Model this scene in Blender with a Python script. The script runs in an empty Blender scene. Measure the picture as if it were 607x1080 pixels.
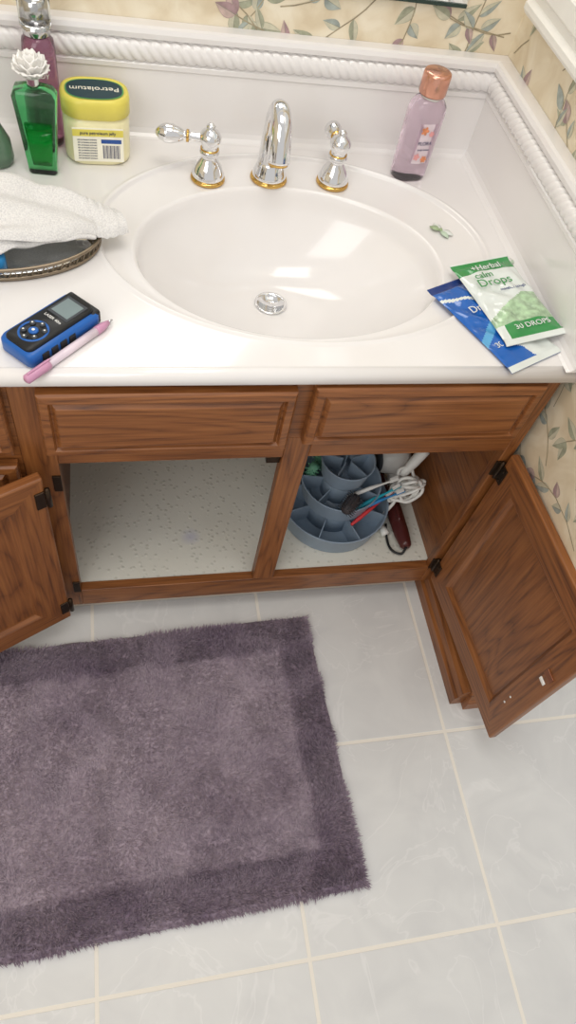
import bpy, math, random
from mathutils import Vector, Matrix, noise as mnoise
random.seed(7)
S=bpy.context.scene
COL=S.collection
pi=math.pi

# ------------------------------------------------------------------ helpers
def srgb(r,g,b):
    def c(v):
        v/=255.0
        return v/12.92 if v<=0.04045 else ((v+0.055)/1.055)**2.4
    return (c(r),c(g),c(b),1)

def new_mat(name):
    m=bpy.data.materials.new(name); m.use_nodes=True
    nt=m.node_tree; b=nt.nodes['Principled BSDF']
    return m,nt,b
def L(nt,a,b): nt.links.new(a,b)
def N(nt,t,**kw):
    n=nt.nodes.new(t)
    for k,v in kw.items(): setattr(n,k,v)
    return n
def simple(name,col,rough=0.4,metal=0,trans=0,coat=0,ior=1.45,noise_amt=0.06,nscale=30,bump=0.0,alpha=1.0,sheen=0):
    m,nt,b=new_mat(name)
    b.inputs['Roughness'].default_value=rough
    b.inputs['Metallic'].default_value=metal
    b.inputs['Transmission Weight'].default_value=trans
    b.inputs['Coat Weight'].default_value=coat
    b.inputs['IOR'].default_value=ior
    b.inputs['Alpha'].default_value=alpha
    b.inputs['Sheen Weight'].default_value=sheen
    tc=N(nt,'ShaderNodeTexCoord'); no=N(nt,'ShaderNodeTexNoise')
    no.inputs['Scale'].default_value=nscale; no.inputs['Detail'].default_value=3
    L(nt,tc.outputs['Object'],no.inputs['Vector'])
    cr=N(nt,'ShaderNodeValToRGB')
    c=list(col)
    lo=[max(0,x*(1-noise_amt)) for x in c[:3]]+[1]; hi=[min(1,x*(1+noise_amt)) for x in c[:3]]+[1]
    cr.color_ramp.elements[0].position=0.3; cr.color_ramp.elements[1].position=0.7
    cr.color_ramp.elements[0].color=lo; cr.color_ramp.elements[1].color=hi
    L(nt,no.outputs['Fac'],cr.inputs['Fac']); L(nt,cr.outputs['Color'],b.inputs['Base Color'])
    if bump>0:
        bp=N(nt,'ShaderNodeBump'); bp.inputs['Strength'].default_value=bump; bp.inputs['Distance'].default_value=0.002
        L(nt,no.outputs['Fac'],bp.inputs['Height']); L(nt,bp.outputs['Normal'],b.inputs['Normal'])
    return m

def wood(name,axis,base=(130,78,38),dark=(84,46,22),light=(154,98,52),rough=0.42):
    m,nt,b=new_mat(name)
    tc=N(nt,'ShaderNodeTexCoord'); oi=N(nt,'ShaderNodeObjectInfo')
    add=N(nt,'ShaderNodeVectorMath',operation='ADD')
    L(nt,tc.outputs['Object'],add.inputs[0])
    L(nt,oi.outputs['Location'],add.inputs[1])
    def mapped(lo,hi):
        mp=N(nt,'ShaderNodeMapping'); s=[hi,hi,hi]; s[axis]=lo
        mp.inputs['Scale'].default_value=s; L(nt,add.outputs[0],mp.inputs['Vector']); return mp
    m1=mapped(9,260); n1=N(nt,'ShaderNodeTexNoise'); n1.inputs['Scale'].default_value=1.0; n1.inputs['Detail'].default_value=4; n1.inputs['Roughness'].default_value=.6
    L(nt,m1.outputs[0],n1.inputs['Vector'])
    m2=mapped(1.8,13); n2=N(nt,'ShaderNodeTexNoise'); n2.inputs['Scale'].default_value=1.0; n2.inputs['Detail'].default_value=1.5; n2.inputs['Distortion'].default_value=.3
    L(nt,m2.outputs[0],n2.inputs['Vector'])
    mul=N(nt,'ShaderNodeMath',operation='MULTIPLY'); mul.inputs[1].default_value=13
    L(nt,n2.outputs['Fac'],mul.inputs[0])
    fr=N(nt,'ShaderNodeMath',operation='PINGPONG'); fr.inputs[1].default_value=0.5
    L(nt,mul.outputs[0],fr.inputs[0])
    sq=N(nt,'ShaderNodeMath',operation='POWER'); sq.inputs[1].default_value=.45; L(nt,fr.outputs[0],sq.inputs[0])
    mx=N(nt,'ShaderNodeMix'); mx.data_type='FLOAT'; mx.inputs['Factor'].default_value=.28
    L(nt,n1.outputs['Fac'],mx.inputs[2]); L(nt,sq.outputs[0],mx.inputs[3])
    cr=N(nt,'ShaderNodeValToRGB'); e=cr.color_ramp.elements
    e[0].position=.28; e[0].color=srgb(*dark); e[1].position=.70; e[1].color=srgb(*light)
    x=e.new(.48); x.color=srgb(*base)
    L(nt,mx.outputs[0],cr.inputs['Fac']); L(nt,cr.outputs['Color'],b.inputs['Base Color'])
    bp=N(nt,'ShaderNodeBump'); bp.inputs['Strength'].default_value=.25; bp.inputs['Distance'].default_value=.0005
    L(nt,n1.outputs['Fac'],bp.inputs['Height']); L(nt,bp.outputs['Normal'],b.inputs['Normal'])
    b.inputs['Roughness'].default_value=rough
    b.inputs['Coat Weight'].default_value=.10; b.inputs['Coat Roughness'].default_value=.3
    return m

def link(ob,parent=None):
    COL.objects.link(ob)
    if parent: ob.parent=parent
    return ob
def grp(name,loc=(0,0,0),rot=(0,0,0),parent=None):
    e=bpy.data.objects.new(name,None); e.empty_display_size=.02
    e.location=loc; e.rotation_euler=rot
    return link(e,parent)
def mesh(name,vs,fs,mats,fm=None,smooth=False,parent=None,loc=None,rot=None):
    me=bpy.data.meshes.new(name); me.from_pydata([tuple(v) for v in vs],[],fs)
    if not isinstance(mats,(list,tuple)): mats=[mats]
    for m in mats: me.materials.append(m)
    if fm:
        for p,i in zip(me.polygons,fm): p.material_index=i
    if smooth:
        for p in me.polygons: p.use_smooth=True
    me.update()
    import bmesh
    bm=bmesh.new(); bm.from_mesh(me); bmesh.ops.recalc_face_normals(bm,faces=bm.faces); bm.to_mesh(me); bm.free()
    ob=bpy.data.objects.new(name,me)
    if loc: ob.location=loc
    if rot: ob.rotation_euler=rot
    return link(ob,parent)
def bevel(ob,w,seg=2):
    md=ob.modifiers.new('bevel','BEVEL'); md.width=w; md.segments=seg; md.limit_method='ANGLE'; md.angle_limit=math.radians(35)
    return ob
def box(name,x0,x1,y0,y1,z0,z1,mat,parent=None,bev=0,**k):
    v=[(x0,y0,z0),(x1,y0,z0),(x1,y1,z0),(x0,y1,z0),(x0,y0,z1),(x1,y0,z1),(x1,y1,z1),(x0,y1,z1)]
    f=[(0,3,2,1),(4,5,6,7),(0,1,5,4),(1,2,6,5),(2,3,7,6),(3,0,4,7)]
    o=mesh(name,v,f,mat,parent=parent,**k)
    if bev: bevel(o,bev)
    return o
def loft(name,loops,mats,fm=None,smooth=True,parent=None,cap=(True,True),**k):
    n=len(loops[0]); vs=[p for l in loops for p in l]; fs=[];mm=[]
    for i in range(len(loops)-1):
        for j in range(n):
            a=i*n+j;b=i*n+(j+1)%n
            fs.append((a,b,b+n,a+n)); mm.append(fm(i,j) if fm else 0)
    if cap[0]: fs.append(tuple(range(n))[::-1]); mm.append(fm(-1,0) if fm else 0)
    if cap[1]: fs.append(tuple(range((len(loops)-1)*n,len(loops)*n))); mm.append(fm(len(loops),0) if fm else 0)
    return mesh(name,vs,fs,mats,mm,smooth,parent,**k)
def lathe(name,prof,mat,parent=None,seg=40,loc=None,rot=None,fm=None,c=(0,0)):
    loops=[[(c[0]+r*math.cos(2*pi*j/seg),c[1]+r*math.sin(2*pi*j/seg),z) for j in range(seg)] for r,z in prof]
    return loft(name,loops,mat,fm=fm,parent=parent,loc=loc,rot=rot)
def tube(name,pts,rad,mat,parent=None,seg=12,smoothn=0,flat=1.0,**k):
    P=[Vector(p) for p in pts]; R=rad if isinstance(rad,(list,tuple)) else [rad]*len(P)
    if smoothn:
        Q=[];RR=[]
        for i in range(len(P)-1):
            p0=P[max(i-1,0)];p1=P[i];p2=P[i+1];p3=P[min(i+2,len(P)-1)]
            for s in range(smoothn):
                t=s/smoothn
                Q.append(.5*((2*p1)+(-p0+p2)*t+(2*p0-5*p1+4*p2-p3)*t*t+(-p0+3*p1-3*p2+p3)*t**3))
                RR.append(R[i]*(1-t)+R[i+1]*t)
        Q.append(P[-1]);RR.append(R[-1]);P=Q;R=RR
    up=Vector((0,0,1)); loops=[]
    t=(P[1]-P[0]).normalized()
    if abs(t.dot(up))>.95: up=Vector((1,0,0))
    nrm=(up-t*up.dot(t)).normalized()
    for i,p in enumerate(P):
        t=(P[min(i+1,len(P)-1)]-P[max(i-1,0)])
        if t.length<1e-9: t=Vector((0,0,1))
        t.normalize()
        nrm=(nrm-t*nrm.dot(t)).normalized(); bn=t.cross(nrm)
        loops.append([p+R[i]*(math.cos(2*pi*j/seg)*nrm*flat+math.sin(2*pi*j/seg)*bn) for j in range(seg)])
    return loft(name,loops,mat,parent=parent,**k)
def extrude(name,prof,origin,A,B,D,mat,parent=None,smooth=False,D0=None):
    O=Vector(origin);A=Vector(A);B=Vector(B);D=Vector(D)
    l0=[O+a*A+b*B for a,b in prof]; l1=[O+a*A+b*B+D for a,b in prof]
    return loft(name,[l0,l1],mat,smooth=smooth,parent=parent)
def rrect(w,d,r,z,n=6,c=(0,0)):
    pts=[]
    for cx,cy,a0 in ((w/2-r,d/2-r,0),(-w/2+r,d/2-r,90),(-w/2+r,-d/2+r,180),(w/2-r,-d/2+r,270)):
        for i in range(n+1):
            a=math.radians(a0+90*i/n); pts.append((c[0]+cx+r*math.cos(a),c[1]+cy+r*math.sin(a),z))
    return pts
def text(name,body,size,mat,parent,loc,rot,ext=.0002,align='CENTER',sx=1.0):
    cu=bpy.data.curves.new(name,'FONT'); cu.body=body; cu.size=size; cu.extrude=ext; cu.align_x=align; cu.align_y='CENTER'
    ob=bpy.data.objects.new(name,cu); COL.objects.link(ob)
    dg=bpy.context.evaluated_depsgraph_get(); me=bpy.data.meshes.new_from_object(ob.evaluated_get(dg))
    bpy.data.objects.remove(ob)
    me.materials.clear(); me.materials.append(mat)
    o=bpy.data.objects.new(name,me); o.location=loc; o.rotation_euler=rot; o.scale=(sx,1,1)
    return link(o,parent)

# ------------------------------------------------------------------ materials
def mat_marble():
    m,nt,b=new_mat('cultured_marble')
    tc=N(nt,'ShaderNodeTexCoord'); no=N(nt,'ShaderNodeTexNoise'); no.inputs['Scale'].default_value=5; no.inputs['Detail'].default_value=5
    L(nt,tc.outputs['Object'],no.inputs['Vector'])
    cr=N(nt,'ShaderNodeValToRGB'); cr.color_ramp.elements[0].color=srgb(229,226,225); cr.color_ramp.elements[1].color=srgb(238,235,233)
    L(nt,no.outputs['Fac'],cr.inputs['Fac']); L(nt,cr.outputs['Color'],b.inputs['Base Color'])
    b.inputs['Roughness'].default_value=.16; b.inputs['Coat Weight'].default_value=.3; b.inputs['Coat Roughness'].default_value=.05
    return m
M_marble=mat_marble()
W_x=wood('oak_grain_x',0); W_z=wood('oak_grain_z',2); W_y=wood('oak_grain_y',1)
W_dk=wood('oak_dark_x',0,base=(100,56,28),dark=(66,34,16),light=(124,74,38))
M_chrome=simple('chrome',(.80,.80,.81,1),rough=.07,metal=1,noise_amt=.02)
M_brass=simple('polished_brass',srgb(214,174,100),rough=.15,metal=1)
M_black=simple('black_plastic',srgb(22,23,26),rough=.45)
M_dkmetal=simple('bronze_hinge_metal',srgb(62,48,36),rough=.4,metal=.8)
M_white=simple('white_paint',srgb(238,236,230),rough=.35,noise_amt=.02)
M_whitepl=simple('white_plastic',srgb(236,236,232),rough=.3,noise_amt=.02)
M_hole=simple('drain_dark',srgb(12,12,12),rough=.6)

def mat_tile():
    m,nt,b=new_mat('ceramic_tile')
    g=N(nt,'ShaderNodeTexCoord'); sep=N(nt,'ShaderNodeSeparateXYZ'); L(nt,g.outputs['Object'],sep.inputs[0])
    ds=[]; ids=[]
    for o,off in ((0,.249),(1,.002)):
        s=N(nt,'ShaderNodeMath',operation='SUBTRACT'); s.inputs[1].default_value=off; L(nt,sep.outputs[o],s.inputs[0])
        p=N(nt,'ShaderNodeMath',operation='PINGPONG'); p.inputs[1].default_value=.1655; L(nt,s.outputs[0],p.inputs[0]); ds.append(p)
        q=N(nt,'ShaderNodeMath',operation='DIVIDE'); q.inputs[1].default_value=.331; L(nt,s.outputs[0],q.inputs[0])
        fl=N(nt,'ShaderNodeMath',operation='FLOOR'); L(nt,q.outputs[0],fl.inputs[0]); ids.append(fl)
    mn=N(nt,'ShaderNodeMath',operation='MINIMUM'); L(nt,ds[0].outputs[0],mn.inputs[0]); L(nt,ds[1].outputs[0],mn.inputs[1])
    mr=N(nt,'ShaderNodeMapRange'); mr.inputs[1].default_value=.0026; mr.inputs[2].default_value=.0038; L(nt,mn.outputs[0],mr.inputs[0])
    cmb=N(nt,'ShaderNodeCombineXYZ'); L(nt,ids[0].outputs[0],cmb.inputs[0]); L(nt,ids[1].outputs[0],cmb.inputs[1])
    wn=N(nt,'ShaderNodeTexWhiteNoise'); L(nt,cmb.outputs[0],wn.inputs['Vector'])
    sc=N(nt,'ShaderNodeVectorMath',operation='SCALE'); sc.inputs['Scale'].default_value=7; L(nt,wn.outputs['Color'],sc.inputs[0])
    ad=N(nt,'ShaderNodeVectorMath',operation='ADD'); L(nt,g.outputs['Object'],ad.inputs[0]); L(nt,sc.outputs[0],ad.inputs[1])
    no=N(nt,'ShaderNodeTexNoise'); no.inputs['Scale'].default_value=9; no.inputs['Detail'].default_value=6; no.inputs['Distortion'].default_value=1.2
    L(nt,ad.outputs[0],no.inputs['Vector'])
    cr=N(nt,'ShaderNodeValToRGB'); e=cr.color_ramp.elements
    e[0].position=.3;e[0].color=srgb(207,207,206);e[1].position=.7;e[1].color=srgb(218,218,216)
    L(nt,no.outputs['Fac'],cr.inputs['Fac'])
    n2=N(nt,'ShaderNodeTexNoise'); n2.inputs['Scale'].default_value=4.5; n2.inputs['Detail'].default_value=4; n2.inputs['Distortion'].default_value=2.0
    L(nt,ad.outputs[0],n2.inputs['Vector'])
    a=N(nt,'ShaderNodeMath',operation='SUBTRACT'); a.inputs[1].default_value=.5; L(nt,n2.outputs['Fac'],a.inputs[0])
    ab=N(nt,'ShaderNodeMath',operation='ABSOLUTE'); L(nt,a.outputs[0],ab.inputs[0])
    vr=N(nt,'ShaderNodeMapRange'); vr.inputs[1].default_value=0; vr.inputs[2].default_value=.012; vr.inputs[3].default_value=.40; vr.inputs[4].default_value=0; L(nt,ab.outputs[0],vr.inputs[0])
    mv=N(nt,'ShaderNodeMix'); mv.data_type='RGBA'; L(nt,vr.outputs[0],mv.inputs['Factor']); L(nt,cr.outputs['Color'],mv.inputs[6]); mv.inputs[7].default_value=srgb(231,230,229)
    mx=N(nt,'ShaderNodeMix'); mx.data_type='RGBA'; L(nt,mr.outputs[0],mx.inputs['Factor'])
    mx.inputs[6].default_value=srgb(232,226,215); L(nt,mv.outputs[2],mx.inputs[7])
    L(nt,mx.outputs[2],b.inputs['Base Color'])
    ro=N(nt,'ShaderNodeMapRange'); ro.inputs[3].default_value=.8; ro.inputs[4].default_value=.42; L(nt,mr.outputs[0],ro.inputs[0]); L(nt,ro.outputs[0],b.inputs['Roughness'])
    bp=N(nt,'ShaderNodeBump'); bp.inputs['Strength'].default_value=.4; bp.inputs['Distance'].default_value=.0012
    L(nt,mr.outputs[0],bp.inputs['Height'])
    b2=N(nt,'ShaderNodeBump'); b2.inputs['Strength'].default_value=.15; b2.inputs['Distance'].default_value=.002
    L(nt,no.outputs['Fac'],b2.inputs['Height']); L(nt,bp.outputs['Normal'],b2.inputs['Normal']); L(nt,b2.outputs['Normal'],b.inputs['Normal'])
    return m
M_tile=mat_tile()

def mat_paper():
    m,nt,b=new_mat('wallpaper_cream')
    tc=N(nt,'ShaderNodeTexCoord'); no=N(nt,'ShaderNodeTexNoise'); no.inputs['Scale'].default_value=16; no.inputs['Detail'].default_value=6; no.inputs['Distortion'].default_value=.8
    L(nt,tc.outputs['Object'],no.inputs['Vector'])
    cr=N(nt,'ShaderNodeValToRGB'); e=cr.color_ramp.elements
    e[0].position=.34;e[0].color=srgb(215,199,170);e[1].position=.66;e[1].color=srgb(236,226,204)
    x=e.new(.5); x.color=srgb(227,214,188)
    L(nt,no.outputs['Fac'],cr.inputs['Fac']); L(nt,cr.outputs['Color'],b.inputs['Base Color'])
    b.inputs['Roughness'].default_value=.6
    return m
M_paper=mat_paper()
def print_mat(name,c,amt=.22): return simple(name,srgb(*c),rough=.6,noise_amt=amt,nscale=90)
LEAFM=[print_mat('print_sage',(162,164,142)),print_mat('print_bluegrey',(160,168,162)),print_mat('print_mauve',(162,136,138)),
       print_mat('print_pale',(198,194,172),.12),print_mat('print_stem',(162,150,124)),print_mat('print_vein',(136,138,120)),print_mat('print_rose',(190,168,160))]

# ------------------------------------------------------------------ room shell
CT=.69           # counter top height
WY=1.17; WX=.63  # wall planes
def prints(u0,u1,v0,v1,seed,step=.112):
    rnd=random.Random(seed); out=[]
    def leaf(cx,cy,ang,ln,wd,mi,hm=3):
        c,s=math.cos(ang),math.sin(ang); pts=[]; m=10
        def P(x,y): return (cx+x*c-y*s,cy+x*s+y*c)
        for k in range(m+1):
            t=k/m; pts.append((t*ln,wd*math.sin(pi*t**.75)*(1-.2*t)/2))
        for k in range(m-1,0,-1):
            t=k/m; pts.append((t*ln,-wd*math.sin(pi*t**.75)*(1-.2*t)/2))
        out.append(([P(x,y) for x,y in pts],mi))
        half=[(t*ln,.46*wd*math.sin(pi*t**.75)*(1-.2*t)) for t in [k/m for k in range(m+1)]]+[(0.5*ln,0)]
        out.append(([P(x,y) for x,y in half],hm))
        out.append(([P(x,y) for x,y in ((0,.0004),(ln*.92,.0002),(ln*.92,-.0002),(0,-.0004))],5))
    v=v0; row=0
    while v<v1:
        u=u0+(row%2)*step*.5
        while u<u1:
            x=u+rnd.uniform(-.02,.02); y=v+rnd.uniform(-.02,.02); a=rnd.uniform(0,2*pi); bend=rnd.uniform(-.5,.5)
            n=rnd.randint(5,7); seg=.022
            for k in range(n):
                nx=x+seg*math.cos(a); ny=y+seg*math.sin(a); w=.0009
                px,py=-math.sin(a)*w,math.cos(a)*w
                out.append(([(x+px,y+py),(nx+px,ny+py),(nx-px,ny-py),(x-px,y-py)],4))
                if k>0:
                    side=1 if k%2 else -1
                    mi=rnd.choices([0,1,2],[5,4,1])[0]
                    leaf(nx,ny,a+side*rnd.uniform(.5,1.1),rnd.uniform(.024,.042),rnd.uniform(.013,.022),mi,6 if mi==2 else 3)
                x,y=nx,ny; a+=bend*.3+rnd.uniform(-.15,.15)
            if rnd.random()<.5: leaf(x,y,a,.034,.022,2,6)
            else: leaf(x,y,a,.036,.018,0,3)
            u+=step
        v+=step*.8; row+=1
    return [(p,m) for p,m in out if all(u0<=q[0]<=u1 and v0<=q[1]<=v1 for q in p)]
def wall(name,x0,x1,y0,y1,z0,z1,faces):
    vs=[(x0,y0,z0),(x1,y0,z0),(x1,y1,z0),(x0,y1,z0),(x0,y0,z1),(x1,y0,z1),(x1,y1,z1),(x0,y1,z1)]
    fs=[(0,3,2,1),(4,5,6,7),(0,1,5,4),(1,2,6,5),(2,3,7,6),(3,0,4,7)]; fm=[0]*6
    for kind,off,u0,u1,v0,v1,seed in faces:
        for i,(p,mi) in enumerate(prints(u0,u1,v0,v1,seed)):
            o=.0002+.00001*(i%60); b=len(vs)
            for u,v in p: vs.append((u,off-o,v) if kind=='y' else (off-o,u,v))
            fs.append(tuple(range(b,b+len(p)))); fm.append(1+mi)
    me=bpy.data.meshes.new(name); me.from_pydata(vs,[],fs)
    for m in [M_paper]+LEAFM: me.materials.append(m)
    for p,i in zip(me.polygons,fm): p.material_index=i
    return link(bpy.data.objects.new(name,me))
box('floor',-1.6,1.7,-1.5,1.3,-.05,0,M_tile)
wall('wall_back',-1.6,.75,WY,WY+.12,0,2.4,[('y',WY,-.8,WX,.80,1.7,11)])
wall('wall_right',WX,WX+.12,.395,WY,0,2.4,[('x',WX,.40,WY-.002,.08,1.7,5),('y',.395,WX+.003,WX+.117,.08,1.5,9)])
box('wall_left',-1.7,-1.6,-1.5,1.29,0,2.4,M_paper)

g=grp('baseboard_right')
prof=[(0,0),(.024,0),(.024,.03),(.019,.036),(.017,.056),(.010,.064),(0,.064)]
extrude('base_side',prof,(WX,.385,0),(-1,0,0),(0,0,1),(0,.296,0),W_y,g)
extrude('base_end',prof,(WX,.395,0),(0,-1,0),(0,0,1),(.12,0,0),W_x,g)

g=grp('window_1')
prof=[(0,0),(.022,0),(.026,.006),(.026,.014),(.018,.020),(.018,.030),(.024,.036),(.024,.060),(.016,.066),(.016,.075),(0,.075)]
extrude('casing_bottom',prof,(WX,.45,.925),(-1,0,0),(0,0,1),(0,.68,0),M_white,g)
extrude('casing_top',prof,(WX,.45,1.80),(-1,0,0),(0,0,1),(0,.68,0),M_white,g)
extrude('casing_near',prof,(WX,.45,1.0),(-1,0,0),(0,1,0),(0,0,.80),M_white,g)
extrude('casing_far',[(a,-b) for a,b in prof],(WX,1.13,1.0),(-1,0,0),(0,1,0),(0,0,.80),M_white,g)
M_pane=simple('frosted_pane',srgb(225,232,238),rough=.15)
box('pane',WX-.006,WX,.52,1.06,1.0,1.8,M_pane,g)
box('sash_bar',WX-.016,WX,.52,1.06,1.38,1.42,M_white,g)

g=grp('wall_mirror')
M_mirror=simple('mirror_glass',(.9,.91,.9,1),rough=.02,metal=1,noise_amt=0)
M_mfr=simple('mirror_edge',srgb(60,75,70),rough=.2,metal=.6)
box('glass',-1.0,.53,WY-.006,WY-.001,.914,1.9,M_mirror,g)
box('edge_channel',-1.0,.53,WY-.008,WY-.001,.909,.914,M_mfr,g)

# ------------------------------------------------------------------ countertop with integral oval sink
ctop=grp('vanity_countertop')
LX=-.46; RX=.609; FY=.634; BY=1.149
O=(.266,.894,.295,.218); C=(.250,.860,.226,.168); DR=(.239,.903)
ang=[2*pi*i/144 for i in range(144)]
corners=[(LX,FY),(RX,FY),(RX,BY),(LX,BY)]
for cx,cy in corners: ang.append(math.atan2((cy-O[1])/O[3],(cx-O[0])/O[2])%(2*pi))
ang=sorted(ang)
def ell(c,s,z): return [(c[0]+c[2]*s*math.cos(a),c[1]+c[3]*s*math.sin(a),z) for a in ang]
rect=[]
for a in ang:
    dx,dy=O[2]*math.cos(a),O[3]*math.sin(a)
    t=min([(RX-O[0])/dx if dx>1e-9 else 1e9,(LX-O[0])/dx if dx<-1e-9 else 1e9,(BY-O[1])/dy if dy>1e-9 else 1e9,(FY-O[1])/dy if dy<-1e-9 else 1e9])
    rect.append((O[0]+dx*t,O[1]+dy*t,CT))
loops=[rect,ell(O,1.035,CT),ell(O,1.02,CT+.0004),ell(O,1.008,CT+.0022),ell(O,.997,CT+.0026),ell(O,.990,CT+.0006),ell(O,.984,CT-.0030),ell(O,.976,CT-.0042),
       ell(C,1.035,CT-.0046),ell(C,1.022,CT-.0042),ell(C,1.010,CT-.0050),ell(C,.998,CT-.0095),ell(C,.986,CT-.0190),ell(C,.974,CT-.0310)]
zt=CT-.0310; zb=.560
for k in range(1,27):
    t=1-k/26
    cx=DR[0]+(C[0]-DR[0])*t; cy=DR[1]+(C[1]-DR[1])*t
    a_=.023+(C[2]*.974-.023)*t; b_=.023+(C[3]*.974-.023)*t
    z=zb+(zt-zb)*t**2.4
    loops.append([(cx+a_*math.cos(a),cy+b_*math.sin(a),z) for a in ang])
loft('top_with_bowl',loops,M_marble,parent=ctop,cap=(False,False))
lip=[(0,0),(-.004,-.0006),(-.008,-.0026),(-.0115,-.006),(-.013,-.011),(-.013,-.019),(-.011,-.022),(-.006,-.023),(.02,-.023),(.02,-.02)]
extrude('front_lip',lip,(LX,FY,CT),(0,1,0),(0,0,1),(RX+.02-LX,0,0),M_marble,ctop,smooth=True)
# drain: open ring with a recessed dark bore and stopper at its front
lathe('drain_flange',[(.0265,zb+.0015),(.0260,zb+.0034),(.0225,zb+.0030),(.0200,zb-.001),(.0195,zb-.006)],M_chrome,ctop,c=DR)
lathe('drain_bore',[(.0200,zb-.004),(.0198,zb-.024),(.001,zb-.024)],M_hole,ctop,c=DR)
lathe('drain_stopper',[(.003,zb-.024),(.003,zb-.012),(.0120,zb-.010),(.0125,zb-.008),(.008,zb-.0060),(.001,zb-.0055)],simple('brushed_stopper',srgb(150,150,152),rough=.3,metal=1),ctop,c=(DR[0]-.004,DR[1]-.003))
bs=grp('backsplash')
sp=[(0,0),(.034,0),(.029,.0015),(.0245,.005),(.0215,.012),(.021,.020),(.021,.098),(.0235,.101),(.0235,.107),(.021,.110),(.021,.140),(.026,.143),(.027,.150),(.025,.156),(.020,.158),(0,.158)]
extrude('back_slab',sp,(LX,WY-.0005,CT+.0001),(0,-1,0),(0,0,1),(WX-LX-.0005,0,0),M_marble,bs)
ss=grp('side_splash')
sp2=[(a,b-.0004 if b>.1 else b) for a,b in sp]
extrude('side_slab',sp2,(WX-.0005,.621,CT+.0002),(-1,0,0),(0,0,1),(0,BY-.621+.002,0),M_marble,ss)
def rope(name,start,end,outd,par,R=.0150,pitch=.0150):
    s=Vector(start);e=Vector(end);d=(e-s);Ln=d.length;d.normalize();o=Vector(outd);u=Vector((0,0,1))
    n=int(Ln/.0015); m=20; kk=pi/pitch; loops=[]
    for i in range(n+1):
        x=Ln*i/n; lp=[]
        for j in range(m):
            th=-pi/2+pi*j/(m-1)
            r=R*(.82+.18*abs(math.cos(2.0*th+kk*x))**.8)
            lp.append(s+d*x+o*(r*math.cos(th)*.66)+u*(r*math.sin(th)))
        loops.append(lp)
    return loft(name,loops,M_marble,parent=par,cap=(False,False))
rope('rope_molding',(LX,BY,CT+.125),(RX,BY,CT+.125),(0,-1,0),bs)
rope('rope_molding_side',(RX,.622,CT+.125),(RX,BY,CT+.125),(-1,0,0),ss)

# ------------------------------------------------------------------ vanity cabinet
cab=grp('vanity_cabinet')
F0=.635; FB=.653; BOT=.058; TOP=CT-.0235
OB=.115; OT=.500
def fr(n,x0,x1,z0,z1,mat,y0=F0,y1=FB): return box(n,x0,x1,y0,y1,z0,z1,mat,cab,bev=.0012)
fr('stile_right',.592,.612,BOT,TOP,W_z)
fr('stile_center',.226,.266,OB,.545,W_z)
fr('stile_left',-.140,-.094,BOT,TOP,W_z)
fr('rail_bottom_l',-.094,.592,BOT,OB,W_x)
fr('rail_mid_l',-.094,.226,OT,.545,W_x); fr('rail_mid_r',.266,.592,OT,.545,W_x)
fr('rail_top',-.094,.592,.545,TOP,W_x,y0=F0+.0005)
fr('bank_frame',LX+.01,-.140,BOT,TOP,W_x,y0=F0+.001)
M_int=simple('cabinet_interior_melamine',srgb(206,176,136),rough=.5,noise_amt=.1)
box('side_panel_right',.597,.612,FB,1.165,BOT,TOP,W_y,cab)
box('side_panel_left',LX+.01,LX+.025,FB,1.165,BOT,TOP,W_y,cab)
box('partition_left',-.130,-.115,FB,1.15,BOT,TOP,W_dk,cab)
box('back_panel',LX+.025,.597,1.15,1.165,BOT,TOP,M_int,cab)
def mat_liner():
    m,nt,b=new_mat('shelf_liner_dotted')
    tc=N(nt,'ShaderNodeTexCoord'); vo=N(nt,'ShaderNodeTexVoronoi'); vo.inputs['Scale'].default_value=85
    L(nt,tc.outputs['Object'],vo.inputs['Vector'])
    mr=N(nt,'ShaderNodeMapRange'); mr.inputs[1].default_value=.12; mr.inputs[2].default_value=.34; L(nt,vo.outputs['Distance'],mr.inputs[0])
    no=N(nt,'ShaderNodeTexNoise'); no.inputs['Scale'].default_value=6; L(nt,tc.outputs['Object'],no.inputs['Vector'])
    cr=N(nt,'ShaderNodeValToRGB'); cr.color_ramp.elements[0].color=srgb(218,216,204); cr.color_ramp.elements[1].color=srgb(231,229,220); L(nt,no.outputs['Fac'],cr.inputs['Fac'])
    mx=N(nt,'ShaderNodeMix'); mx.data_type='RGBA'; L(nt,mr.outputs[0],mx.inputs['Factor']); mx.inputs[6].default_value=srgb(210,208,197); L(nt,cr.outputs['Color'],mx.inputs[7])
    vd=N(nt,'ShaderNodeVectorMath',operation='DISTANCE'); vd.inputs[1].default_value=(.115,.74,OB-.002); L(nt,tc.outputs['Object'],vd.inputs[0])
    st=N(nt,'ShaderNodeMapRange'); st.inputs[1].default_value=.004; st.inputs[2].default_value=.022; st.inputs[3].default_value=.6; st.inputs[4].default_value=0; L(nt,vd.outputs['Value'],st.inputs[0])
    m2=N(nt,'ShaderNodeMix'); m2.data_type='RGBA'; L(nt,st.outputs[0],m2.inputs['Factor']); L(nt,mx.outputs[2],m2.inputs[6]); m2.inputs[7].default_value=srgb(190,190,212)
    L(nt,m2.outputs[2],b.inputs['Base Color']); b.inputs['Roughness'].default_value=.35
    bp=N(nt,'ShaderNodeBump'); bp.inputs['Strength'].default_value=.6; bp.inputs['Distance'].default_value=.001; bp.invert=True
    L(nt,mr.outputs[0],bp.inputs['Height']); L(nt,bp.outputs['Normal'],b.inputs['Normal'])
    return m
M_liner=mat_liner()
box('cabinet_floor',-.115,.597,FB,1.15,OB-.02,OB-.002,M_liner,cab)
box('bank_floor',LX+.025,-.130,FB,1.15,OB-.02,OB-.002,M_int,cab)
box('toe_kick',LX+.01,.606,.70,.715,0,BOT,W_dk,cab)
box('bottom_deck',LX+.01,.612,FB,1.165,BOT-.004,BOT,W_dk,cab)

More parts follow.
